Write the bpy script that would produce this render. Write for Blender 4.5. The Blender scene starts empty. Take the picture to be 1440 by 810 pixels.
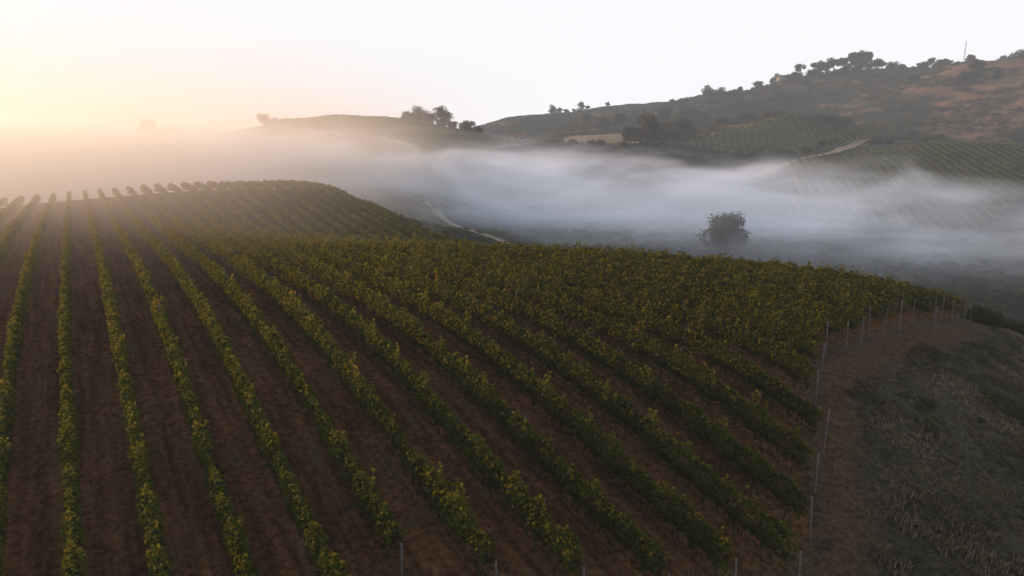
import bpy, math
import numpy as np
from mathutils import Vector
rng = np.random.default_rng(11)
scene = bpy.context.scene
scene.view_settings.view_transform = 'Standard'
scene.view_settings.look = 'None'
scene.view_settings.exposure = 0
CAMZ = 40.0
SUN_AZ = math.radians(-51)   # measured from +Y, negative = west
SUN_EL = math.radians(11)
R33 = math.radians(32.2)
DV = np.array([-math.sin(R33), math.cos(R33)])
NV = np.array([math.cos(R33), math.sin(R33)])

# ------------------------------------------------------------------ helpers
def link(o):
    scene.collection.objects.link(o); return o

def new_mesh(name, V, F, mat=None, smooth=False, attrs=None, cols=None):
    V = np.asarray(V, dtype=np.float32); F = np.asarray(F, dtype=np.int32)
    me = bpy.data.meshes.new(name)
    me.vertices.add(len(V)); me.vertices.foreach_set("co", V.ravel())
    k = F.shape[1]
    me.loops.add(F.size); me.loops.foreach_set("vertex_index", F.ravel())
    me.polygons.add(len(F))
    me.polygons.foreach_set("loop_start", np.arange(0, F.size, k, dtype=np.int32))
    me.update(calc_edges=True)
    if smooth:
        me.polygons.foreach_set("use_smooth", np.ones(len(F), dtype=bool))
    if attrs:
        for n, a in attrs.items():
            at = me.attributes.new(n, 'FLOAT', 'POINT'); at.data.foreach_set("value", np.asarray(a, dtype=np.float32))
    if cols:
        for n, a in cols.items():
            at = me.attributes.new(n, 'FLOAT_COLOR', 'POINT'); at.data.foreach_set("color", np.asarray(a, dtype=np.float32).ravel())
    if mat: me.materials.append(mat)
    return me

def obj(name, data, parent=None, loc=(0,0,0), rotz=0.0, scale=None, **props):
    o = bpy.data.objects.new(name, data); o.location = loc; o.rotation_euler = (0,0,rotz)
    if scale is not None: o.scale = scale
    if parent is not None: o.parent = parent
    for k, v in props.items(): o[k] = v
    return link(o)

def hash2(ix, iy, seed):
    h = (ix.astype(np.int64)*374761393 + iy.astype(np.int64)*668265263 + seed*1442695041) & 0xffffffff
    h = ((h ^ (h >> 13))*1274126177) & 0xffffffff
    h = (h ^ (h >> 16)) & 0xffff
    return h/32767.5 - 1.0
def vnoise(x, y, seed=0):
    x = np.asarray(x, float); y = np.asarray(y, float)
    ix = np.floor(x); iy = np.floor(y); fx = x-ix; fy = y-iy
    fx = fx*fx*(3-2*fx); fy = fy*fy*(3-2*fy)
    a = hash2(ix,iy,seed); b = hash2(ix+1,iy,seed); c = hash2(ix,iy+1,seed); d = hash2(ix+1,iy+1,seed)
    return (a*(1-fx)+b*fx)*(1-fy)+(c*(1-fx)+d*fx)*fy
def fbm(x, y, seed=0, o=4):
    r = 0; a = 1.0; s = 0
    for i in range(o):
        r = r + a*vnoise(x*2**i+13.7*i, y*2**i-7.1*i, seed+i); s += a; a *= 0.5
    return r/s
def sstep(a, b, x):
    t = np.clip((np.asarray(x, float)-a)/(b-a), 0, 1); return t*t*(3-2*t)

# ------------------------------------------------------------------ terrain
CP = np.array([
 (0,0,-16),(-20,5,-16),(20,5,-17),(0,10,-15.6),
 (-14.7,21,-14.8),(-20,29,-12.9),(-25,36,-11.6),(-34,48,-10.5),(-49,70,-9.9),(-63,90,-10.1),(-85,125,-10.6),
 (-60,40,-12),(-110,90,-14),(-40,20,-15),
 (-6.5,21.5,-14.8),(-9,30,-13),(-11,36,-11.8),(-14,45,-11),(-24,60,-11),(-15,60,-11),(-31,75,-11.8),
 (0,21.6,-14.8),(0,30,-13),(0,36,-11.9),(0,42,-11.2),(0,52,-11),(-1.4,65,-11.3),(-7,65,-11.2),
 (9.4,22.5,-15.1),(11.9,26,-14.5),(13.5,30,-13),(15.6,35,-11.6),(10,42,-11.1),(23,42,-12),(20,50,-11.4),(29,48,-12.9),
 (9,62,-11.4),(17.7,60,-11.7),(26.5,58,-12.3),(36.5,60,-14.3),(39,58,-15),(42,62,-16.1),
 (18,22.5,-15.6),(23,28,-15.4),(22,35,-13),(30,40,-14.5),(46.7,60,-17.4),(40,45,-18),(35,25,-19),
 (5,85,-17),(20,85,-20),(35,85,-24),(60,85,-28),(0,110,-20),(20,120,-27),(60,120,-31),(100,130,-31),
 (-22,92,-14.3),(-10,88,-14.8),(-38,95,-12.6),
 (-40,140,-9.4),(-51,140,-9.3),(-64,140,-9.5),(-20,120,-13.8),(-11,105,-15.6),(-35,118,-11.1),(-55,115,-10.4),
 (-45,170,-16),(-90,160,-15),(-15,150,-20),(-45,220,-17),(-120,200,-22),
 (-24,200,-23),(-3.4,170,-23.5),(10,230,-25.5),(54.8,175,-27.7),(98,160,-30),(115,230,-28),(144,190,-29),
 (145,225,-29),(-120,230,-22),(-220,220,-25),(0,290,-20),(-60,290,-12),(-150,300,-12),
 (-279,380,-9),(-221,380,-2.6),(-163,380,5.6),(-124,380,10.6),(-93,380,13.0),(-62,380,11.5),(-31,380,6.5),(0,380,0),(31,380,-3),
 (27,330,-13),(71,380,-5.6),(132,360,-12),
 (213,360,-1.8),(257,350,-1.8),(146,350,-8.5),(103,260,-26),(200,270,-16),
 (191,480,17.8),(115,450,0),(233,470,5),(155,400,-7),(117,410,-5),(223,560,8),
 (400,560,57),(326,560,38),(272,560,19),(315,430,0),(254,430,2),(600,600,68),
 (-17,850,24),(69,850,36.5),(137,850,40),(197,850,44),
 (285,750,61),(360,750,72),(436,750,78),(503,750,77),(560,750,74),(174,750,39),(160,560,11),(93,520,8),(50,500,5),(247,640,32),
 (-500,1100,-10),(0,1100,0),(400,1100,30),(900,1100,40),(-600,500,-20),(-500,250,-22),(-300,100,-20),
 (300,100,-32),(400,250,-5),(650,450,45),(-100,-100,-25),(100,-100,-25),(0,-300,-30),(300,-100,-30),(-300,-100,-30),
 (-200,480,-15),(-60,500,-8),(-280,500,-15),(500,900,55),(285,900,45),(-200,800,-5)], dtype=float)
CC = 7.0
def _phi(d2): return np.sqrt(d2+CC*CC)
_n = len(CP)
_d2 = ((CP[:,None,:2]-CP[None,:,:2])**2).sum(-1)
_A = np.zeros((_n+3,_n+3)); _A[:_n,:_n] = _phi(_d2) - 0.35*np.eye(_n)
_A[:_n,_n] = 1; _A[:_n,_n+1:] = CP[:,:2]; _A[_n:,:_n] = _A[:_n,_n:].T
_W = np.linalg.solve(_A, np.concatenate([CP[:,2],[0,0,0]]))
def H(x, y):
    x = np.atleast_1d(np.asarray(x, float)); y = np.atleast_1d(np.asarray(y, float))
    shp = x.shape; x = x.ravel(); y = y.ravel()
    out = np.zeros(len(x))
    for i in range(0, len(x), 20000):
        xs = x[i:i+20000]; ys = y[i:i+20000]
        d2 = (xs[:,None]-CP[None,:,0])**2+(ys[:,None]-CP[None,:,1])**2
        out[i:i+20000] = _phi(d2)@_W[:_n] + _W[_n] + _W[_n+1]*xs + _W[_n+2]*ys
    r = np.hypot(x, y)
    k = sstep(1000, 1700, r); out = out*(1-k) + (-18)*k
    out = np.clip(out, -60, 140)
    out += 9.0*sstep(460,680,r)*(1-k)*fbm(x/70, y/70, 3, 4)
    out += 0.8*sstep(120,250,r)*fbm(x/18, y/18, 9, 3)
    out += 0.05*fbm(x/1.3, y/1.3, 21, 3)
    return (out+CAMZ).reshape(shp)
def h1(x, y): return float(H([x],[y])[0])

S_K = np.array([-15,7.4,11.5,14.6,17.3,20.2,22.8,24.2,27.7,32.2,35.5,42.3,50.6,64.3,75])
T_K = np.array([8,  20.6,16.9,15.0,14.2,13.2,13.8,15.3,17.8,21.1,22.0,23.2,25.1,28.2,31])
def tmin(s): return np.where(s < 6.5, 6.0, np.interp(s, S_K, T_K))
def tmax(s): return np.interp(s, [-15,40,45,48,52,60,72], [150,152,140,100,78,66,50])

def in_poly(px, py, poly):
    px = np.asarray(px,float); py=np.asarray(py,float); ins = np.zeros(px.shape, bool)
    n = len(poly); j = n-1
    for i in range(n):
        xi, yi = poly[i]; xj, yj = poly[j]
        c = ((yi > py) != (yj > py)) & (px < (xj-xi)*(py-yi)/(yj-yi+1e-12)+xi)
        ins ^= c; j = i
    return ins
POLY_SLOPE = [(140,345),(170,358),(213,368),(262,360),(300,325),(205,270),(150,222),(103,255)]
POLY_MOUND = [(108,447),(130,405),(170,392),(228,425),(240,468),(191,484),(140,474)]
POLY_MIST = [(-125,380),(-10,380),(0,330),(-60,300),(-135,310)]

rad = np.concatenate([[0.02,3,6], np.geomspace(9, 4500, 620)])
ang = np.concatenate([np.radians(np.linspace(-55,55,640)), np.radians(np.linspace(55,305,150)[1:-1])])
nr, na = len(rad), len(ang)
RR, AA = np.meshgrid(rad, ang, indexing='ij')
GX = (RR*np.sin(AA)).ravel(); GY = (RR*np.cos(AA)).ravel(); GZ = H(GX, GY)
idx = np.arange(nr*na).reshape(nr, na); nxt = np.roll(idx, -1, axis=1)
GF = np.stack([idx[:-1],idx[1:],nxt[1:],nxt[:-1]], -1).reshape(-1,4)
gs = GX*NV[0]+GY*NV[1]; gt = GX*DV[0]+GY*DV[1]
vy = sstep(-16,-14,gs)*(1-sstep(68,70,gs))*sstep(-0.5,1.0,gt-tmin(gs))*(1-sstep(0,4,gt-tmax(gs)))
R0 = np.hypot(GX,GY)
def C(*c): return np.array(c)[None,:]
soil = C(.155,.076,.034); scrub = C(.072,.064,.046); track = C(.11,.066,.04)
dry = C(.20,.115,.055); green = C(.034,.038,.02); valley = C(.05,.055,.038)
n1 = fbm(GX/30,GY/30,5,5)[:,None]*.5+.5; n2 = fbm(GX/100,GY/100,8,4)[:,None]*.5+.5; n3 = fbm(GX/9,GY/9,18,4)[:,None]*.5+.5
col = valley*(0.3+1.4*sstep(.35,.65,n1*.6+n3*.4))
hi = sstep(380,520,R0)[:,None]
golden = (sstep(.56,.66,GX/np.maximum(GY,1))*sstep(440,480,GY)*(1-sstep(590,660,GY)))[:,None]
mk = sstep(.49,.60,n2*.40+n1*.35+n3*.25+.18*golden-.03)
hillc = dry*mk*(.6+.7*n3) + green*(1-mk)*(.6+.8*n3)
col = col*(1-hi)+hillc*hi
near = (1-sstep(90,130,R0))[:,None]
n4 = fbm(GX/3,GY/3,28,4)[:,None]*.5+.5
col = col*(1-near)+scrub*(.25+.8*n3+.8*n4)*near
edge = gt-tmin(gs); wob = .9*fbm(GX/2.5,GY/2.5,61,4)
tr = (sstep(-3.1,-1.7,edge+wob)*(1-sstep(-1,0.3,edge))*sstep(8,12,gs)*(R0<95))
tr = np.maximum(tr, sstep(0,3,gs-4)*(1-sstep(0,1,edge))*sstep(-9,-5,edge)*(gs<20))[:,None]*(1-.5*sstep(52,68,gs)[:,None])
col = col*(1-tr)+track*tr
for poly, cc in ((POLY_SLOPE,C(.24,.175,.095)),(POLY_MOUND,C(.14,.145,.055)),(POLY_MIST,C(.07,.075,.03))):
    m = in_poly(GX,GY,poly)[:,None]; col = np.where(m, cc*np.ones_like(col), col)
m = (((GX-56)/42)**2+((GY-470)/36)**2 < 1+.4*fbm(GX/12,GY/12,4,3))[:,None]
col = np.where(m, C(.30,.235,.145)*np.ones_like(col), col)
col = col*(1-vy[:,None])+soil*vy[:,None]
colA = np.concatenate([col, np.ones((len(col),1))],1)

def nodes_of(name):
    m = bpy.data.materials.new(name); m.use_nodes = True
    nt = m.node_tree; nt.nodes.clear()
    return m, nt
class NB:
    def __init__(s, nt): s.nt = nt
    def n(s, t, **kw):
        nd = s.nt.nodes.new(t)
        for k, v in kw.items(): setattr(nd, k, v)
        return nd
    def put(s, sock, v):
        if isinstance(v, bpy.types.NodeSocket): s.nt.links.new(v, sock)
        elif v is not None: sock.default_value = v
    def math(s, op, a, b=None, c=None, clamp=False):
        nd = s.n('ShaderNodeMath', operation=op); nd.use_clamp = clamp
        s.put(nd.inputs[0], a)
        if b is not None: s.put(nd.inputs[1], b)
        if c is not None: s.put(nd.inputs[2], c)
        return nd.outputs[0]
    def mapr(s, v, a, b, c=0.0, d=1.0, smooth=True):
        nd = s.n('ShaderNodeMapRange'); nd.interpolation_type = 'SMOOTHSTEP' if smooth else 'LINEAR'
        s.put(nd.inputs[0], v); nd.inputs[1].default_value=a; nd.inputs[2].default_value=b
        nd.inputs[3].default_value=c; nd.inputs[4].default_value=d
        return nd.outputs[0]
    def noise(s, vec, scale, detail=4, rough=.55, dist=0.0):
        nd = s.n('ShaderNodeTexNoise'); s.put(nd.inputs['Vector'], vec)
        nd.inputs['Scale'].default_value=scale; nd.inputs['Detail'].default_value=detail
        nd.inputs['Roughness'].default_value=rough; nd.inputs['Distortion'].default_value=dist
        return nd.outputs['Fac']
    def mix(s, f, a, b, mode='MIX'):
        nd = s.n('ShaderNodeMix', data_type='RGBA', blend_type=mode)
        s.put(nd.inputs[0], f); s.put(nd.inputs[6], a); s.put(nd.inputs[7], b)
        return nd.outputs[2]
    def mapping(s, vec, rot=(0,0,0), scale=(1,1,1), loc=(0,0,0)):
        nd = s.n('ShaderNodeMapping'); s.put(nd.inputs[0], vec)
        nd.inputs[1].default_value=loc; nd.inputs[2].default_value=rot; nd.inputs[3].default_value=scale
        return nd.outputs[0]
    def ramp(s, f, stops):
        nd = s.n('ShaderNodeValToRGB'); s.put(nd.inputs[0], f); cr = nd.color_ramp
        while len(cr.elements) < len(stops): cr.elements.new(.5)
        for e, (p, c) in zip(cr.elements, stops): e.position = p; e.color = (*c, 1)
        return nd.outputs[0]

def ground_material():
    m, nt = nodes_of("terrain_soil"); b = NB(nt)
    geo = b.n('ShaderNodeNewGeometry'); pos = geo.outputs['Position']
    att = b.n('ShaderNodeAttribute', attribute_name='surface_tint').outputs['Color']
    vin = b.n('ShaderNodeAttribute', attribute_name='tilled').outputs['Fac']
    rot = b.mapping(pos, rot=(0,0,-R33))
    streak = b.noise(b.mapping(rot, scale=(2.2,.12,.1)), 1.0, 5, .65)
    patch = b.noise(pos, .35, 5, .7)
    fine = b.noise(pos, 3.5, 6, .75)
    clod = b.noise(pos, 14, 4, .7)
    c = b.mix(b.mapr(fine,.3,.7), (.45,.45,.45,1), (1.5,1.5,1.5,1))
    base = b.mix(1.0, att, c, 'MULTIPLY')
    grass = b.mix(b.mapr(clod,.4,.6), (.045,.05,.02,1), (.15,.12,.06,1))
    gf = b.math('MULTIPLY', b.mapr(patch,.47,.62), b.mapr(streak,.42,.6))
    gf = b.math('MULTIPLY', gf, .75)
    base = b.mix(gf, base, grass)
    sc = b.mapr(streak, .3, .7, .6, 1.4)
    scm = b.math('ADD', b.math('MULTIPLY', b.math('SUBTRACT', sc, 1.0), vin), 1.0)
    cc = b.n('ShaderNodeCombineColor'); 
    for i in range(3): b.put(cc.inputs[i], scm)
    base = b.mix(1.0, base, cc.outputs[0], 'MULTIPLY')
    hgt = b.math('ADD', b.math('MULTIPLY', fine, .5), b.math('MULTIPLY', clod, .25))
    bump = b.n('ShaderNodeBump'); bump.inputs['Strength'].default_value=.8; bump.inputs['Distance'].default_value=.3
    b.put(bump.inputs['Height'], hgt)
    bs = b.n('ShaderNodeBsdfDiffuse'); b.put(bs.inputs['Color'], base)
    b.put(bs.inputs['Normal'], bump.outputs[0])
    out = b.n('ShaderNodeOutputMaterial'); nt.links.new(bs.outputs[0], out.inputs[0])
    return m
def simple_mat(name, c1, c2, scale=4, rough=.8, metal=0, spec=.3):
    m, nt = nodes_of(name); b = NB(nt)
    tc = b.n('ShaderNodeTexCoord').outputs['Object']
    f = b.noise(tc, scale, 5, .65)
    col = b.mix(b.mapr(f,.35,.65), (*c1,1), (*c2,1))
    bs = b.n('ShaderNodeBsdfPrincipled'); b.put(bs.inputs['Base Color'], col)
    bs.inputs['Roughness'].default_value=rough; bs.inputs['Metallic'].default_value=metal
    bs.inputs['Specular IOR Level'].default_value=spec
    out = b.n('ShaderNodeOutputMaterial'); nt.links.new(bs.outputs[0], out.inputs[0])
    return m
def leaf_mat(name, stops, trans=.35):
    m, nt = nodes_of(name); b = NB(nt)
    hue = b.n('ShaderNodeAttribute', attribute_name='hue').outputs['Fac']
    col = b.ramp(hue, stops)
    bs = b.n('ShaderNodeBsdfDiffuse'); b.put(bs.inputs[0], col)
    tr = b.n('ShaderNodeBsdfTranslucent'); b.put(tr.inputs[0], b.mix(.55, col, (.42,.33,.025,1)))
    mx = b.n('ShaderNodeMixShader'); mx.inputs[0].default_value=trans
    nt.links.new(bs.outputs[0], mx.inputs[1]); nt.links.new(tr.outputs[0], mx.inputs[2])
    out = b.n('ShaderNodeOutputMaterial'); nt.links.new(mx.outputs[0], out.inputs[0])
    return m
M_GROUND = ground_material()
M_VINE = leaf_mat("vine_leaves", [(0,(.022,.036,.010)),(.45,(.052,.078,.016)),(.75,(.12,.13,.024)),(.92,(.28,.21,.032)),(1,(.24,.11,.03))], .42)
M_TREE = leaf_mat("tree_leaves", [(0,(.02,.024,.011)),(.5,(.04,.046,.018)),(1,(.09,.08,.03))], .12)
M_GRASS = leaf_mat("dry_grass", [(0,(.035,.04,.018)),(.5,(.085,.076,.048)),(1,(.25,.21,.14))], .1)
M_BARK = simple_mat("bark", (.05,.035,.025), (.11,.085,.06), 8, .95)
M_STEEL = simple_mat("galvanised_steel", (.10,.095,.09), (.17,.16,.15), 12, .8, 0, .2)
M_WOOD = simple_mat("weathered_wood", (.10,.075,.055), (.2,.16,.12), 10, .9)
M_ROAD = simple_mat("dirt_road", (.17,.13,.09), (.25,.2,.14), .3, .95)
M_WALL = simple_mat("house_plaster", (.2,.18,.16), (.27,.25,.22), 2, .85)
M_ROOF = simple_mat("house_roof", (.12,.08,.06), (.2,.13,.10), 3, .85)
M_GLASS = simple_mat("window_glass", (.03,.035,.04), (.05,.055,.06), 2, .6, 0, .2)

obj("ground", new_mesh("ground", np.stack([GX,GY,GZ],1), GF, M_GROUND, True, {"tilled":vy}, {"surface_tint":colA}),
    kind="structure", label="rolling hillside terrain of reddish soil and dry scrub", category="ground")

# ------------------------------------------------------------------ roads
def road(name, pts, w, label):
    pts = np.array(pts, float)
    d = np.concatenate([[0],np.cumsum(np.hypot(*np.diff(pts,axis=0).T))])
    q = np.arange(0, d[-1], 2.0)
    x = np.interp(q, d, pts[:,0]); y = np.interp(q, d, pts[:,1])
    ker = np.ones(9)/9
    xp = np.convolve(np.pad(x,4,'edge'),ker,'valid'); yp = np.convolve(np.pad(y,4,'edge'),ker,'valid')
    tx = np.gradient(xp); ty = np.gradient(yp); L = np.hypot(tx,ty); nx = -ty/L; ny = tx/L
    V = []; cols = 5
    for j in range(cols):
        o = (j/(cols-1)-.5)*w*(1+.35*vnoise(q/6, q*0+j, 2))
        X = xp+nx*o; Y = yp+ny*o; V.append(np.stack([X,Y,H(X,Y)+.22],1))
    V = np.stack(V,1); n = len(q); ii = np.arange(n*cols).reshape(n,cols)
    F = np.stack([ii[:-1,:-1],ii[1:,:-1],ii[1:,1:],ii[:-1,1:]],-1).reshape(-1,4)
    obj(name, new_mesh(name, V.reshape(-1,3), F, M_ROAD, True), kind="structure", label=label, category="dirt road")
road("path", [(-34,250),(-28,228),(-20,208),(-14,192),(-4,166),(4,150)], 2.8, "pale dirt track running down the scrubby slope")
road("road", [(92,258),(106,236),(125,217),(150,200)], 2.2, "pale dirt road below the terraced vineyard")
road("road", [(215,520),(238,490),(238,465),(222,432),(196,398),(160,368),(130,342),(112,320)], 7.0, "dirt road curving around the vineyard mound")

# ------------------------------------------------------------------ leaf cloud
def leaves(Cn, size, up=.4, seed=0, out=None):
    n = len(Cn); r = np.random.default_rng(seed)
    nrm = r.normal(size=(n,3)); nrm[:,2] += up*1.5
    if out is not None: nrm += out*1.2
    nrm /= np.linalg.norm(nrm,axis=1)[:,None]
    a = r.normal(size=(n,3)); u = np.cross(nrm,a); u /= np.linalg.norm(u,axis=1)[:,None]
    v = np.cross(nrm,u)
    s = (np.asarray(size)*r.uniform(.65,1.3,n))[:,None]
    V = np.stack([Cn-u*s*.55, Cn+v*s*.45-u*s*.08, Cn+u*s*.55, Cn-v*s*.45-u*s*.08],1).reshape(-1,3)
    F = np.arange(n*4).reshape(n,4)
    return V, F
def tube(pts, radii, sides=6):
    pts = np.array(pts,float); n = len(pts); V=[]
    for i,p in enumerate(pts):
        d = pts[min(i+1,n-1)]-pts[max(i-1,0)]; d/=np.linalg.norm(d)
        a = np.array([1,0,0]) if abs(d[0])<.8 else np.array([0,1,0])
        u = np.cross(d,a); u/=np.linalg.norm(u); v=np.cross(d,u)
        for k in range(sides):
            th=2*math.pi*k/sides; V.append(p+radii[i]*(math.cos(th)*u+math.sin(th)*v))
    F=[]
    for i in range(n-1):
        for k in range(sides):
            k2=(k+1)%sides; F.append((i*sides+k,i*sides+k2,(i+1)*sides+k2,(i+1)*sides+k))
    return np.array(V), np.array(F)
def merge(parts):
    Vs=[];Fs=[];o=0
    for V,F in parts: Vs.append(V);Fs.append(F+o);o+=len(V)
    return np.concatenate(Vs), np.concatenate(Fs)
def boxm(x0,x1,y0,y1,z0,z1):
    V=np.array([(x0,y0,z0),(x1,y0,z0),(x1,y1,z0),(x0,y1,z0),(x0,y0,z1),(x1,y0,z1),(x1,y1,z1),(x0,y1,z1)],float)
    F=np.array([(0,3,2,1),(4,5,6,7),(0,1,5,4),(1,2,6,5),(2,3,7,6),(3,0,4,7)]); return V,F

# ------------------------------------------------------------------ posts
def t_post(h, w):
    return new_mesh("post", *merge([boxm(-w,w,-w*.18,w*.18,-.4,h), boxm(-w*.2,w*.2,-w,-w*.18-.0005,-.4,h-.01),
        boxm(-w*.7,w*.7,-w*1.05-.004,-w-.0005,-.4,h-.02), boxm(-w*1.1,w*1.1,-w*.25,w*.25,h+.001,h+.02)]), M_STEEL)
ME_POST = t_post(2.05,.02)
ME_END = new_mesh("end_post", *merge([tube([(0,0,-.5),(0,0,1.0),(0,0,2.0)],[.036,.036,.034],8), tube([(0,0,2.0),(0,0,2.05)],[.04,.015],8)]), M_STEEL, True)

# ------------------------------------------------------------------ vineyard rows on the home hill
SPACE = 2.38
VL = "leafy green and gold trellised vine row on reddish soil"
row_s = np.arange(-13.4, 71.5, SPACE)
for k, s in enumerate(row_s):
    t0 = float(tmin(s)) + rng.uniform(-.5,.9); t1 = float(tmax(s))
    if t1-t0 < 8: continue
    ox, oy = s*NV[0]+t0*DV[0], s*NV[1]+t0*DV[1]; oz = h1(ox,oy)
    row = obj("vine_row", None, loc=(ox,oy,oz), label=VL, category="vine row", group="vine rows on the near hillside")
    seg = np.arange(t0, t1, .5)
    sx, sy = s*NV[0]+seg*DV[0], s*NV[1]+seg*DV[1]; dist = np.hypot(np.hypot(sx,sy),12)
    keep = (np.abs(np.arctan2(sx,sy)) < math.radians(44))
    dens = np.interp(dist, [24,40,60,90,160],[560,450,280,150,95])*keep
    cnt = (dens*.5).astype(int)
    tt = np.repeat(seg, cnt) + rng.uniform(0,.5,cnt.sum()); n = len(tt)
    if n == 0: continue
    dl = np.interp(tt, seg, dist)
    vine = np.floor(tt/1.6); vr = hash2(vine, np.full(n,k), 5); vr2 = hash2(vine, np.full(n,k), 6)
    ph = (tt/1.6-vine-.5)*2
    full = sstep(-8,16,s)*.27
    A = (.72+full+.13*vr)*(1-.22*ph**2) + .17*vnoise(tt*1.7, np.full(n,k*3.1), 8)
    A = A*np.interp(dl,[90,150],[1,.82])
    weak = vr2 > .96
    A = np.where(weak, A*.45, A)
    th = rng.uniform(0,2*math.pi,n); rr = rng.uniform(.35,1,n)**.5
    lat = np.cos(th)*rr*.35*A; hh = 1.26+np.sin(th)*rr*.60*A
    lat *= np.where(np.sin(th)>0, 1.1-.35*np.sin(th), 1.0-.15*np.abs(np.sin(th)))
    sh = rng.random(n) < .16
    shn = vnoise(tt*5.5, np.full(n,k*7.7), 12)
    up = np.clip(shn,0,1)*rng.uniform(0,1,n)
    hh = np.where(sh, 1.65*A+.15+up*.75, hh); lat = np.where(sh, vnoise(tt*4, np.full(n,k*1.3),14)*.33, lat)
    dr = (rng.random(n) < .09); hh = np.where(dr, rng.uniform(.4,.9,n), hh); lat = np.where(dr, np.sign(lat)*.24*A, lat)
    lat = lat + rng.normal(0,.03,n)
    jt = tt + rng.normal(0,.05,n)
    X = s*NV[0]+jt*DV[0]+lat*NV[0]; Y = s*NV[1]+jt*DV[1]+lat*NV[1]
    G = np.interp(tt, seg, H(sx,sy))
    Cn = np.stack([X-ox, Y-oy, G+hh-oz],1)
    size = np.interp(dl,[24,45,90,160],[.14,.155,.21,.27])
    outv = np.stack([NV[0]*lat*2, NV[1]*lat*2, (hh-1.3)],1)
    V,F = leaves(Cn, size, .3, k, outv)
    west = np.clip((-X-0)/42,0,1); east = sstep(-10,12,X)  # west yellows leaves: partly their own colour, partly low sunlight painted into hue
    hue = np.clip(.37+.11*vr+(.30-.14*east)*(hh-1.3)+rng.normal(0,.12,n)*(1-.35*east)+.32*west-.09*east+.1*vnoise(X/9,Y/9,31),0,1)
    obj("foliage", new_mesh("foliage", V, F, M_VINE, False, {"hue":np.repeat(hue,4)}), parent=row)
    parts=[]; vt = np.arange(t0+.8, min(t1,t0+75), 1.6)
    vx, vyy = s*NV[0]+vt*DV[0], s*NV[1]+vt*DV[1]
    ok = (np.hypot(vx,vyy)<80)&(np.abs(np.arctan2(vx,vyy))<math.radians(42))
    vz = H(vx,vyy)
    for x,y,z in zip(vx[ok],vyy[ok],vz[ok]):
        j = rng.normal(0,.05,4)
        parts.append(tube([(x-ox,y-oy,z-oz-.1),(x-ox+j[0],y-oy+j[1],z-oz+.45),(x-ox+j[2],y-oy+j[3],z-oz+1.0)],[.05,.035,.03],5))
        parts.append(tube([(x-ox+j[2]-DV[0]*.75,y-oy+j[3]-DV[1]*.75,z-oz+1.0),(x-ox+j[2],y-oy+j[3],z-oz+.97),(x-ox+j[2]+DV[0]*.75,y-oy+j[3]+DV[1]*.75,z-oz+1.02)],[.015,.03,.015],4))
    if parts:
        obj("vine_trunks", new_mesh("vine_trunks", *merge(parts), M_BARK, True), parent=row, kind="stuff")
    wt = np.arange(t0, min(t1,t0+60), 2.0)
    if len(wt) > 2:
        wx, wy = s*NV[0]+wt*DV[0], s*NV[1]+wt*DV[1]; wz = H(wx,wy)
        wp = [tube(np.stack([wx-ox,wy-oy,wz-oz+hz],1), [.004]*len(wt), 3) for hz in (1.0,1.4)]
        obj("trellis_wire", new_mesh("trellis_wire", *merge(wp), M_STEEL), parent=row)
    if np.hypot(ox,oy) > 17:
        e = obj("end_post", ME_END, parent=row, loc=(-DV[0]*.4,-DV[1]*.4,0)); e.rotation_euler=(rng.normal(0,.025),rng.normal(0,.025),R33)
        e.scale = (1,1, (.66 if s<22 else .95)*rng.uniform(.85,1.06))
    for pt in np.arange(t0+6+rng.uniform(0,3), min(t1, 85), 7.2):
        x,y = s*NV[0]+pt*DV[0], s*NV[1]+pt*DV[1]
        if np.hypot(x,y) < 72 and abs(math.atan2(x,y)) < math.radians(40) and rng.random()<.5:
            p = obj("trellis_post", ME_POST, parent=row, loc=(x-ox,y-oy,h1(x,y)-oz), rotz=R33)
            p.rotation_euler=(rng.normal(0,.025),rng.normal(0,.025),R33); p.scale=(1,1,rng.uniform(.8,1.15))

# ------------------------------------------------------------------ distant vine rows
def far_rows(poly, az, space, label, group, wd=1.0, hb=.3):
    d = np.array([math.sin(az),math.cos(az)]); nn = np.array([d[1],-d[0]])
    P = np.array(poly); ss = P@nn; ts = P@d
    for i, s in enumerate(np.arange(ss.min()+1, ss.max(), space)):
        t = np.arange(ts.min(), ts.max(), 1.6)
        x = s*nn[0]+t*d[0]; y = s*nn[1]+t*d[1]; m = in_poly(x,y,poly)
        if m.sum() < 5: continue
        a,b_ = np.where(m)[0][[0,-1]]; t=t[a:b_+1]; x=x[a:b_+1]; y=y[a:b_+1]
        curve = 1.5*np.sin(t/35.0); x=x+nn[0]*curve; y=y+nn[1]*curve
        z = H(x,y); ox,oy,oz = x[0],y[0],z[0]
        prof = np.array([(-.4,.35),(-.55,1.1),(-.15,1.8),(.2,1.8),(.55,1.1),(.4,.35)]); prof[:,0]*=wd
        n=len(t); V=np.zeros((n,6,3))
        for j,(l,hz) in enumerate(prof):
            w = 1+.45*vnoise(t*1.1, np.full(n, j*3.3+i*9.1), 17)
            V[:,j,0]=x+nn[0]*l*w-ox; V[:,j,1]=y+nn[1]*l*w-oy; V[:,j,2]=z+hz*(.6+.4*w)-oz
        ii=np.arange(n*6).reshape(n,6)
        F=np.stack([ii[:-1,:-1],ii[:-1,1:],ii[1:,1:],ii[1:,:-1]],-1).reshape(-1,4)
        hue=np.clip(hb+.1*np.random.default_rng(i).normal(size=n*6),0,1)
        obj("vine_row", new_mesh("vine_row", V.reshape(-1,3), F, M_VINE, False, {"hue":hue}), loc=(ox,oy,oz),
            label=label, category="vine row", group=group)
far_rows(POLY_SLOPE, math.radians(17), 4.1, "hazy green vine row on a distant valley slope", "vine rows on the valley slope", 1.35, .38)
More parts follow.
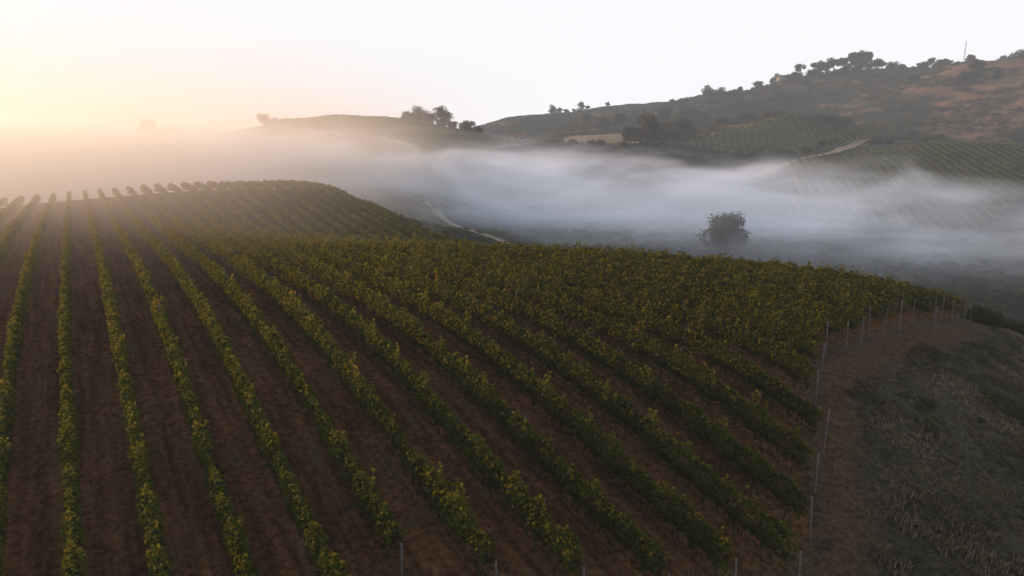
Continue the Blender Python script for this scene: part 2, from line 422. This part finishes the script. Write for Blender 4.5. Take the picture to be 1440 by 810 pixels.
far_rows(POLY_MOUND, math.radians(12), 4.2, "small green vine row on a rounded distant mound", "vine rows on the rounded mound", 1.7, .5)
far_rows(POLY_MIST, math.radians(88), 3.2, "vine row on a misty backlit hill", "vine rows on the misty hill", 1.3, .45)

# ------------------------------------------------------------------ trees
def tree_meshes(seed, h, w, kind="round", leaf=.45, nl=3200):
    r = np.random.default_rng(seed)
    th = h*(.42 if kind!="eucalyptus" else .55)
    parts=[]; lean = r.normal(0,.03*h,2)
    top = np.array([lean[0],lean[1],th])
    parts.append(tube([(0,0,-.4),(lean[0]*.3,lean[1]*.3,th*.4),top],[h*.035,h*.026,h*.018],8))
    ncl = 18 if kind!="eucalyptus" else 11
    cl=[]
    for i in range(ncl):
        a=r.uniform(0,6.28); rr=r.uniform(.05,1)**.7*w*.36
        lo = .22 if kind=="round" else .48
        zc = h*(lo+(.86-lo)*r.random()) ; zc -= (rr/(w*.36))**2*h*(.10 if kind!="round" else .20)
        zc = max(zc, h*.2)
        c=np.array([math.cos(a)*rr,math.sin(a)*rr,zc]); cr = w*r.uniform(.12,.24)
        cl.append((c,cr)); mid=(top+c)/2+r.normal(0,.04*h,3)
        st=np.array([lean[0]*.6,lean[1]*.6,th*r.uniform(.55,.98)])
        parts.append(tube([st,mid*.5+st*.5+[0,0,h*.02],c],[h*.014,h*.009,h*.003],5))
    pts=[];hue=[]; per=nl//ncl
    for c,cr in cl:
        d=r.normal(size=(per,3)); d/=np.linalg.norm(d,axis=1)[:,None]
        q=r.uniform(.3,1,per)**.5; lum=1+.3*np.sin(d[:,0]*5+c[0])*np.cos(d[:,1]*4+c[1])
        p=c+d*(q*cr*lum)[:,None]*[1.1,1.1,.82]; pts.append(p)
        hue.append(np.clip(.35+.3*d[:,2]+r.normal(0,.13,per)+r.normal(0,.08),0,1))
    pts=np.concatenate(pts); hue=np.concatenate(hue)
    pts[:,2]=np.maximum(pts[:,2],.15)
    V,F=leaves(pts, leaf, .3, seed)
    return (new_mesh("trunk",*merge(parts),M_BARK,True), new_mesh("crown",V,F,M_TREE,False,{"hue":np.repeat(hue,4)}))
T_ROUND=[tree_meshes(100+i,10,11,"round",.55,3600) for i in range(5)]
T_EUC=[tree_meshes(200+i,18,15,"eucalyptus",.8,2600) for i in range(3)]
T_SHRUB=[tree_meshes(300+i,4,6,"round",.45,900) for i in range(3)]
T_BIG=tree_meshes(57,10,11.5,"round",.38,9000)
def put_tree(ms, x, y, sc, label, cat="tree", name="tree", group=None, rot=None, zs=1.0, sink=0):
    rot = rng.uniform(0,6.28) if rot is None else rot
    o = obj(name, None, loc=(x,y,h1(x,y)-sink), rotz=rot, scale=(sc,sc,sc*zs), label=label, category=cat)
    if group: o["group"]=group
    obj("trunk", ms[0], parent=o); obj("crown", ms[1], parent=o); return o
put_tree(T_BIG, 54.5,172,1.14,"lone rounded dark tree standing in valley fog", sink=.4)
put_tree(T_ROUND[1], 84,418,2.1,"large dense dark tree beside the pale field")
put_tree(T_ROUND[2], 72,425,1.3,"dark rounded tree beside the pale field")
for x,sc in ((-57,.8),(-51,1.1),(-45,.8),(-39,1.15),(-33,.7),(-25,.9),(-19,.6)):
    put_tree(T_ROUND[rng.integers(5)], x, 384+rng.uniform(-3,4), sc, "dark tree in a clump on the misty ridge", group="trees on the misty ridge", zs=rng.uniform(.75,1.05))
put_tree(T_ROUND[0], -208,400,1.5,"hazy backlit tree in golden fog"); put_tree(T_ROUND[3],-196,404,1.1,"hazy backlit tree in golden fog")
put_tree(T_ROUND[4], -136,386,.7,"small hazy tree on the misty ridge",zs=1.2); put_tree(T_ROUND[1],-131,388,.45,"small hazy tree on the misty ridge")
for x in np.linspace(-330,-215,14):
    put_tree(T_ROUND[rng.integers(5)], x+rng.uniform(-4,4), 392+rng.uniform(-8,14), rng.uniform(.4,.75), "hazy backlit tree in golden fog", group="trees in the golden fog")
for bx,sc in ((.404,1.0),(.430,1.3),(.440,1.0),(.452,1.35),(.466,1.1),(.476,1.3),(.485,1.6),(.497,1.4),(.510,1.0),(.518,.8),(.585,.8),(.612,.6),(.685,.9)):
    y=748; put_tree(T_EUC[rng.integers(3)], bx*y, y, sc*.9, "tall open-crowned tree on the ridge crest", group="tall trees on the ridge crest")
for bx in np.concatenate([rng.normal(.23,.012,9), rng.normal(.30,.02,9),rng.normal(.37,.015,8), rng.normal(.43,.01,6), rng.uniform(.5,.68,10), rng.normal(.09,.02,8)]):
    y=rng.uniform(700,752) if bx>.17 else 835; put_tree(T_ROUND[rng.integers(5)], bx*y, y, rng.uniform(.35,1.2), "dark tree along the hill skyline", group="trees along the hill skyline",zs=rng.uniform(.7,1.15))
c=0
while c<200:
    x=rng.uniform(60,520); y=rng.uniform(430,745)
    if in_poly(np.array([x]),np.array([y]),POLY_MOUND)[0] or x>y*.78: continue
    if fbm(np.array([x/38]),np.array([y/38]),41,3)[0] < .02+ .2*rng.random()-.05: continue
    if (x-56)**2+(y-470)**2<46**2: continue
    ms=T_ROUND[rng.integers(5)] if rng.random()<.65 else T_SHRUB[rng.integers(3)]
    put_tree(ms,x,y,rng.uniform(.5,1.5),"dark green oak scattered on the dry hillside",group="oaks scattered on the dry hillside",zs=rng.uniform(.7,.95)); c+=1
for i in range(30):
    x=rng.uniform(10,250); y=rng.uniform(385,402)+ (x>100)*rng.uniform(-6,10)
    put_tree(T_SHRUB[rng.integers(3)],x,y,rng.uniform(.5,1.3),"low dark shrub by the field edge","shrub","shrub","shrubs by the field edge")
for i in range(18):
    b_=.70+i*.008; y=61+rng.uniform(-1.5,3)
    put_tree(T_SHRUB[rng.integers(3)],b_*y,y,rng.uniform(.28,.46),"green bush at the edge of the scrub slope","bush","bush","bushes at the edge of the scrub slope")
for i in range(34):
    x=rng.uniform(17,44); y=rng.uniform(24,56)
    if x/y>.85 or float(x*DV[0]+y*DV[1]-tmin(np.array(x*NV[0]+y*NV[1]))) > -5: continue
    put_tree(T_SHRUB[rng.integers(3)],x,y,rng.uniform(.08,.2),"small dark bush in dry scrub grass","bush","bush","small bushes in the scrub grass")

# brush : ground cover of low chaparral, uncountable
def brush(name, X, Y, R, leafs, lsize, seed, label):
    r=np.random.default_rng(seed); n=len(X); Z=H(X,Y)
    cx=np.repeat(X,leafs);cy=np.repeat(Y,leafs);cz=np.repeat(Z,leafs);cr=np.repeat(R,leafs); m=len(cx)
    d=r.normal(size=(m,3)); d/=np.linalg.norm(d,axis=1)[:,None]; d[:,2]=np.abs(d[:,2])
    q=(r.uniform(.2,1,m)**.5)*cr
    P=np.stack([cx+d[:,0]*q*1.2,cy+d[:,1]*q*1.2,cz+d[:,2]*q*.75],1)
    V,F=leaves(P,lsize*np.repeat(R/R.mean(),leafs),.4,seed)
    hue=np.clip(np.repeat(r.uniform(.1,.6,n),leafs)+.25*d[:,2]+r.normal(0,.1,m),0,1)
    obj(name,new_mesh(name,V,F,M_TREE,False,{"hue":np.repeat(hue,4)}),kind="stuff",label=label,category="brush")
X=rng.uniform(0,560,10000); Y=rng.uniform(425,790,10000)
gold=((X/Y)>.56)&(Y<640)&(Y>450)
ok=(X<Y*.8)&~in_poly(X,Y,POLY_MOUND)&((X-56)**2+(Y-470)**2>46**2)&(fbm(X/32,Y/32,141,4)+.12*(X<330)-.08*gold>-.03)
X=X[ok];Y=Y[ok]; brush("hill_brush",X,Y,rng.uniform(1.2,3.8,len(X)),26,1.1,5,"dense dark brush covering the dry hillsides")
X=rng.uniform(-60,190,5000); Y=rng.uniform(125,262,5000)
ok=(np.abs(X/Y)<.85)&~in_poly(X,Y,POLY_SLOPE)&(fbm(X/14,Y/14,151,4)>.0)&(np.hypot(X-54,Y-165)>14)
gs_=X*NV[0]+Y*NV[1]; ok&=~((gs_<50)&(X*DV[0]+Y*DV[1]<tmax(gs_)+6))
X=X[ok];Y=Y[ok]; brush("valley_brush",X,Y,rng.uniform(.4,1.4,len(X)),24,.5,6,"low dark brush over the valley floor")
X=rng.uniform(14,60,3200); Y=rng.uniform(20,66,3200); s_=X*NV[0]+Y*NV[1]; t_=X*DV[0]+Y*DV[1]
ok=((t_-tmin(s_))<-4.0)&(X/Y<.86)&(fbm(X/4,Y/4,171,4)>.08)
X=X[ok];Y=Y[ok]; brush("scrub_brush",X,Y,rng.uniform(.12,.42,len(X)),30,.12,16,"low dark brush patches on the scrub slope")

# ------------------------------------------------------------------ grass
def tufts(name, X, Y, size, hue, seed, label, blades=12):
    r=np.random.default_rng(seed); n=len(X); Z=H(X,Y)
    X=np.repeat(X,blades);Y=np.repeat(Y,blades);Z=np.repeat(Z,blades);sz=np.repeat(size,blades);hu=np.repeat(hue,blades)
    m=len(X); a=r.uniform(0,6.28,m); b=r.uniform(.15,.9,m); L=sz*r.uniform(.5,1.2,m)
    bx=X+r.normal(0,.3,m)*sz; by=Y+r.normal(0,.3,m)*sz
    dx=np.cos(a);dy=np.sin(a); w=.045*sz+.008
    base=np.stack([bx,by,Z-.02],1); side=np.stack([-dy*w,dx*w,0*w],1)
    tip=np.stack([bx+dx*L*b,by+dy*L*b,Z+L*np.sqrt(1-b*b*.8)],1); mid=base*.5+tip*.5+np.stack([0*w,0*w,L*.12],1)
    V=np.stack([base-side,base+side,mid+side*.8,tip],1).reshape(-1,3); F=np.arange(m*4).reshape(m,4)
    hu=np.clip(hu+r.normal(0,.12,m),0,1)
    obj(name,new_mesh(name,V,F,M_GRASS,False,{"hue":np.repeat(hu,4)}),kind="stuff",label=label,category="grass")
X=rng.uniform(12,62,30000); Y=rng.uniform(17,72,30000); s_=X*NV[0]+Y*NV[1]; t_=X*DV[0]+Y*DV[1]
ok=((t_-tmin(s_))<-2.7-1.5*fbm(X/3,Y/3,2,3))&(X/Y<.86)&(fbm(X/2.2,Y/2.2,77,3)>-.25)
X=X[ok];Y=Y[ok]; cl=fbm(X/4,Y/4,55,3)
low_=np.clip((27-Y)/6,0,1)
tufts("scrub_grass",X,Y,.16+.26*np.clip(cl+.2,0,1),np.clip(.38+1.1*fbm(X/5,Y/5,66,3)+.35*low_,0,1),3,"dark dry scrub grass on the bare slope")
X=rng.uniform(-60,20,30000); Y=rng.uniform(17,75,30000); s_=X*NV[0]+Y*NV[1]; t_=X*DV[0]+Y*DV[1]
ok=((t_-tmin(s_))>0)&(np.abs(X/Y)<.85)&(fbm(X/3,Y/3,88,3)>.0)&(s_<60)
X=X[ok];Y=Y[ok]
tufts("aisle_grass",X,Y,np.full(len(X),.13),np.clip(.4+.5*fbm(X/3,Y/3,99,3),0,1),4,"short sparse grass between the vine rows",8)

# ------------------------------------------------------------------ houses, mast
def house(x,y,rot,L,W,Hh,label):
    o=obj("house",None,loc=(x,y,h1(x,y)-.3),rotz=rot,label=label,category="house")
    obj("wall",new_mesh("wall",*boxm(-L/2,L/2,-W/2,W/2,0,Hh),M_WALL),parent=o)
    e=.6; V=np.array([(-L/2-e,-W/2-e,Hh),(L/2+e,-W/2-e,Hh),(L/2+e,W/2+e,Hh),(-L/2-e,W/2+e,Hh),(-L/2-e,0,Hh+W*.33),(L/2+e,0,Hh+W*.33)]); V[:,2]+=.01
    F=[(0,1,5,4),(2,3,4,5),(0,4,3),(1,2,5),(0,3,2,1)]
    me=bpy.data.meshes.new("roof"); me.from_pydata(V.tolist(),[],F); me.materials.append(M_ROOF)
    ro=obj("roof",me,parent=o); obj("chimney",new_mesh("chimney",*boxm(L*.2,L*.2+.8,.4,1.2,Hh+.5,Hh+W*.33+1),M_WALL),parent=ro)
    obj("door",new_mesh("door",*boxm(-.5,.5,-W/2-.06,-W/2-.003,0,2.1),M_WOOD),parent=o)
    for wx in (-L*.33,-L*.16,L*.18,L*.34):
        obj("window",new_mesh("window",*boxm(wx-.6,wx+.6,-W/2-.05,-W/2-.003,1.0,2.2),M_GLASS),parent=o)
house(5,398,-.5,9,6,2.4,"small house with tiled roof among shrubs")
house(282,735,.1,14,8,4.0,"pale house on the wooded ridge")
def mast(x,y,hh):
    o=obj("radio_mast",None,loc=(x,y,h1(x,y)-.5),label="thin lattice radio mast on the ridge",category="antenna")
    P=[]
    for a in (0,2.09,4.19): P.append(tube([(math.cos(a)*.8,math.sin(a)*.8,0),(math.cos(a)*.25,math.sin(a)*.25,hh)],[.12,.08],5))
    for i in range(int(hh/2)):
        for a,b_ in ((0,2.09),(2.09,4.19),(4.19,0)):
            f0=i*2/hh; f1=(i+1)*2/hh; r0=.8-.55*f0; r1=.8-.55*f1
            P.append(tube([(math.cos(a)*r0,math.sin(a)*r0,i*2),(math.cos(b_)*r1,math.sin(b_)*r1,i*2+2)],[.05,.05],4))
    obj("lattice",new_mesh("lattice",*merge(P),M_STEEL),parent=o)
    obj("aerial",new_mesh("aerial",*tube([(0,0,hh),(0,0,hh+5)],[.08,.03],5),M_STEEL),parent=o)
mast(.632*748,748,26)

# ------------------------------------------------------------------ fog
SD = np.array([math.sin(SUN_AZ)*math.cos(SUN_EL), math.cos(SUN_AZ)*math.cos(SUN_EL), math.sin(SUN_EL)])
def fog_bank():
    m, nt = nodes_of("fog_vapour"); b = NB(nt)
    pos = b.n('ShaderNodeNewGeometry').outputs['Position']
    sp = b.n('ShaderNodeSeparateXYZ'); b.put(sp.inputs[0], pos); x,y,z = sp.outputs
    n1 = b.noise(b.mapping(pos, rot=(0,math.radians(-4),math.radians(20)), scale=(.016,.028,.06)), 1.0, 2.5, .65, 1.1)
    ztop = b.math('ADD', b.math('MULTIPLY', x, -.07), CAMZ-1.0)
    ztop = b.math('ADD', ztop, b.math('MULTIPLY', b.math('SUBTRACT', n1, .5), 44.0))
    dz = b.math('SUBTRACT', ztop, z)
    ys = b.math('ADD', y, b.mapr(x, -40, 45, -50, 0))
    d = b.mapr(dz, 0.0, 13.0)
    d = b.math('MULTIPLY', d, b.mapr(ys, 112, 212))
    d = b.math('MULTIPLY', d, b.mapr(y, 310, 390, 1, 0))
    d = b.math('MULTIPLY', d, b.mapr(x, 90, 220, 1, .22))
    d = b.math('MULTIPLY', d, b.mapr(n1, .38, .62, .14, 1.0))
    d = b.math('MULTIPLY', d, .0215)
    # golden mist pooled over the western crest
    mi = b.math('MULTIPLY', b.mapr(x, -6, -75), b.mapr(z, CAMZ-15, CAMZ+24, 1, 0))
    mi = b.math('MULTIPLY', mi, b.mapr(y, 20, 78))
    mi = b.math('MULTIPLY', mi, b.mapr(y, 230, 388, 1, 0))
    mi = b.math('MULTIPLY', mi, .0135)
    dt = b.math('ADD', d, mi)
    vs = b.n('ShaderNodeVolumeScatter'); vs.inputs['Color'].default_value=(1,.97,.95,1)
    vs.inputs['Anisotropy'].default_value=.45; b.put(vs.inputs['Density'], dt)
    em = b.n('ShaderNodeEmission'); em.inputs[0].default_value=(.42,.62,.92,1); b.put(em.inputs[1], b.math('MULTIPLY', d, .34))  # bluish glow added to the fog, standing in for multiply scattered light
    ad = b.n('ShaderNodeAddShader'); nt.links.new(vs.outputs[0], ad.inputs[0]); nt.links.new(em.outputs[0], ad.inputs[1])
    out = b.n('ShaderNodeOutputMaterial'); nt.links.new(ad.outputs[0], out.inputs['Volume'])
    m.cycles.volume_step_rate = 1.0
    m.cycles.volume_sampling = 'DISTANCE'
    xs = np.linspace(-380, 260, 33); f = np.linspace(0,1,9)
    y0 = np.interp(xs, [-380,-60,-8,5,20,95,120,260],[22,22,40,112,118,122,130,180])
    y1 = np.full(len(xs), 390.0)
    V=[]
    for j in range(9):
        yy = y0+(y1-y0)*f[j]
        zt = np.minimum(-.07*xs+8.0, .02*yy)+CAMZ; zt=np.maximum(zt, CAMZ-9)
        zt = np.maximum(zt, CAMZ+25*np.clip((-6-xs)/35,0,1))
        V.append(np.stack([xs,yy,zt],1))
    top=np.stack(V,0); bot=top.copy(); bot[:,:,2]=CAMZ-42
    n=33*9; ii=np.arange(n).reshape(9,33); F=[]
    a=np.stack([ii[:-1,:-1],ii[:-1,1:],ii[1:,1:],ii[1:,:-1]],-1).reshape(-1,4); F.append(a); F.append(a[:,::-1]+n)
    loop=np.concatenate([ii[0,:],ii[1:,-1],ii[-1,::-1][1:],ii[::-1,0][1:]])
    l0=loop[:-1]; l1=loop[1:]; F.append(np.stack([l0,l0+n,l1+n,l1],-1))
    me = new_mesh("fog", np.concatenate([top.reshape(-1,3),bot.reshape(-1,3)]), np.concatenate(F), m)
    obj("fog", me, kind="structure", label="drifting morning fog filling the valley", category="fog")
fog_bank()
def haze():
    m, nt = nodes_of("haze_vapour"); b = NB(nt)
    K=.00022
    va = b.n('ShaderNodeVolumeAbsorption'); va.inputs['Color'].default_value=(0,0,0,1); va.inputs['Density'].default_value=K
    em = b.n('ShaderNodeEmission'); em.inputs[0].default_value=(.92,.90,.95,1); em.inputs[1].default_value=K  # even pale glow given to the haze in place of scattered daylight
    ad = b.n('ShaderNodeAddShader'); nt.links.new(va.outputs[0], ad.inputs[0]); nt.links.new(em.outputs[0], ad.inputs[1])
    out = b.n('ShaderNodeOutputMaterial'); nt.links.new(ad.outputs[0], out.inputs['Volume'])
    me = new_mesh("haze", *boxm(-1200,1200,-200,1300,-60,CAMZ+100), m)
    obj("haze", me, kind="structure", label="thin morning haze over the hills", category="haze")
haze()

# ------------------------------------------------------------------ world + sun
w = bpy.data.worlds.new("World"); scene.world = w; w.use_nodes = True
nt = w.node_tree; nt.nodes.clear(); b = NB(nt)
sky = b.n('ShaderNodeTexSky'); sky.sky_type='NISHITA'; sky.sun_disc=False
sky.sun_elevation=SUN_EL; sky.sun_rotation=SUN_AZ; sky.dust_density=2.0; sky.altitude=200
tc = b.n('ShaderNodeTexCoord').outputs['Generated']
nrm = b.n('ShaderNodeVectorMath', operation='NORMALIZE'); b.put(nrm.inputs[0], tc)
dt = b.n('ShaderNodeVectorMath', operation='DOT_PRODUCT'); b.put(dt.inputs[0], nrm.outputs[0]); dt.inputs[1].default_value=tuple(SD)
sp = b.n('ShaderNodeSeparateXYZ'); b.put(sp.inputs[0], nrm.outputs[0])
el = sp.outputs[2]; cs = dt.outputs['Value']
warm = b.math('MULTIPLY', b.mapr(cs, .50, 1.0), b.mapr(el, -.02, .17, 1, .06))
horiz = b.mix(warm, (.97,.97,1.0,1), (.96,.76,.64,1))
zen = (.29,.31,.38,1)
base = b.mix(b.mapr(el, .24, .65), horiz, zen)
low = b.mix(b.mapr(el,-.15,.0), (.1,.09,.08,1), base)
bg1 = b.n('ShaderNodeBackground'); b.put(bg1.inputs[0], low); bg1.inputs[1].default_value=1.0
bg2 = b.n('ShaderNodeBackground'); b.put(bg2.inputs[0], sky.outputs[0]); bg2.inputs[1].default_value=.001
ad = b.n('ShaderNodeAddShader'); nt.links.new(bg1.outputs[0], ad.inputs[0]); nt.links.new(bg2.outputs[0], ad.inputs[1])
out = b.n('ShaderNodeOutputWorld'); nt.links.new(ad.outputs[0], out.inputs[0])

sl = bpy.data.lights.new("sun", 'SUN'); sl.energy=5; sl.angle=math.radians(1.0); sl.color=(1,.60,.30)
so = link(bpy.data.objects.new("sun", sl)); so.rotation_euler = Vector(SD).to_track_quat('Z','Y').to_euler()
so.location=(-100,100,150)

cam = bpy.data.cameras.new("camera"); cam.lens=24; cam.sensor_width=36; cam.clip_start=.5; cam.clip_end=12000
co = link(bpy.data.objects.new("camera", cam)); co.location=(0,0,CAMZ); co.rotation_euler=(math.radians(90-12),0,0)
scene.camera = co
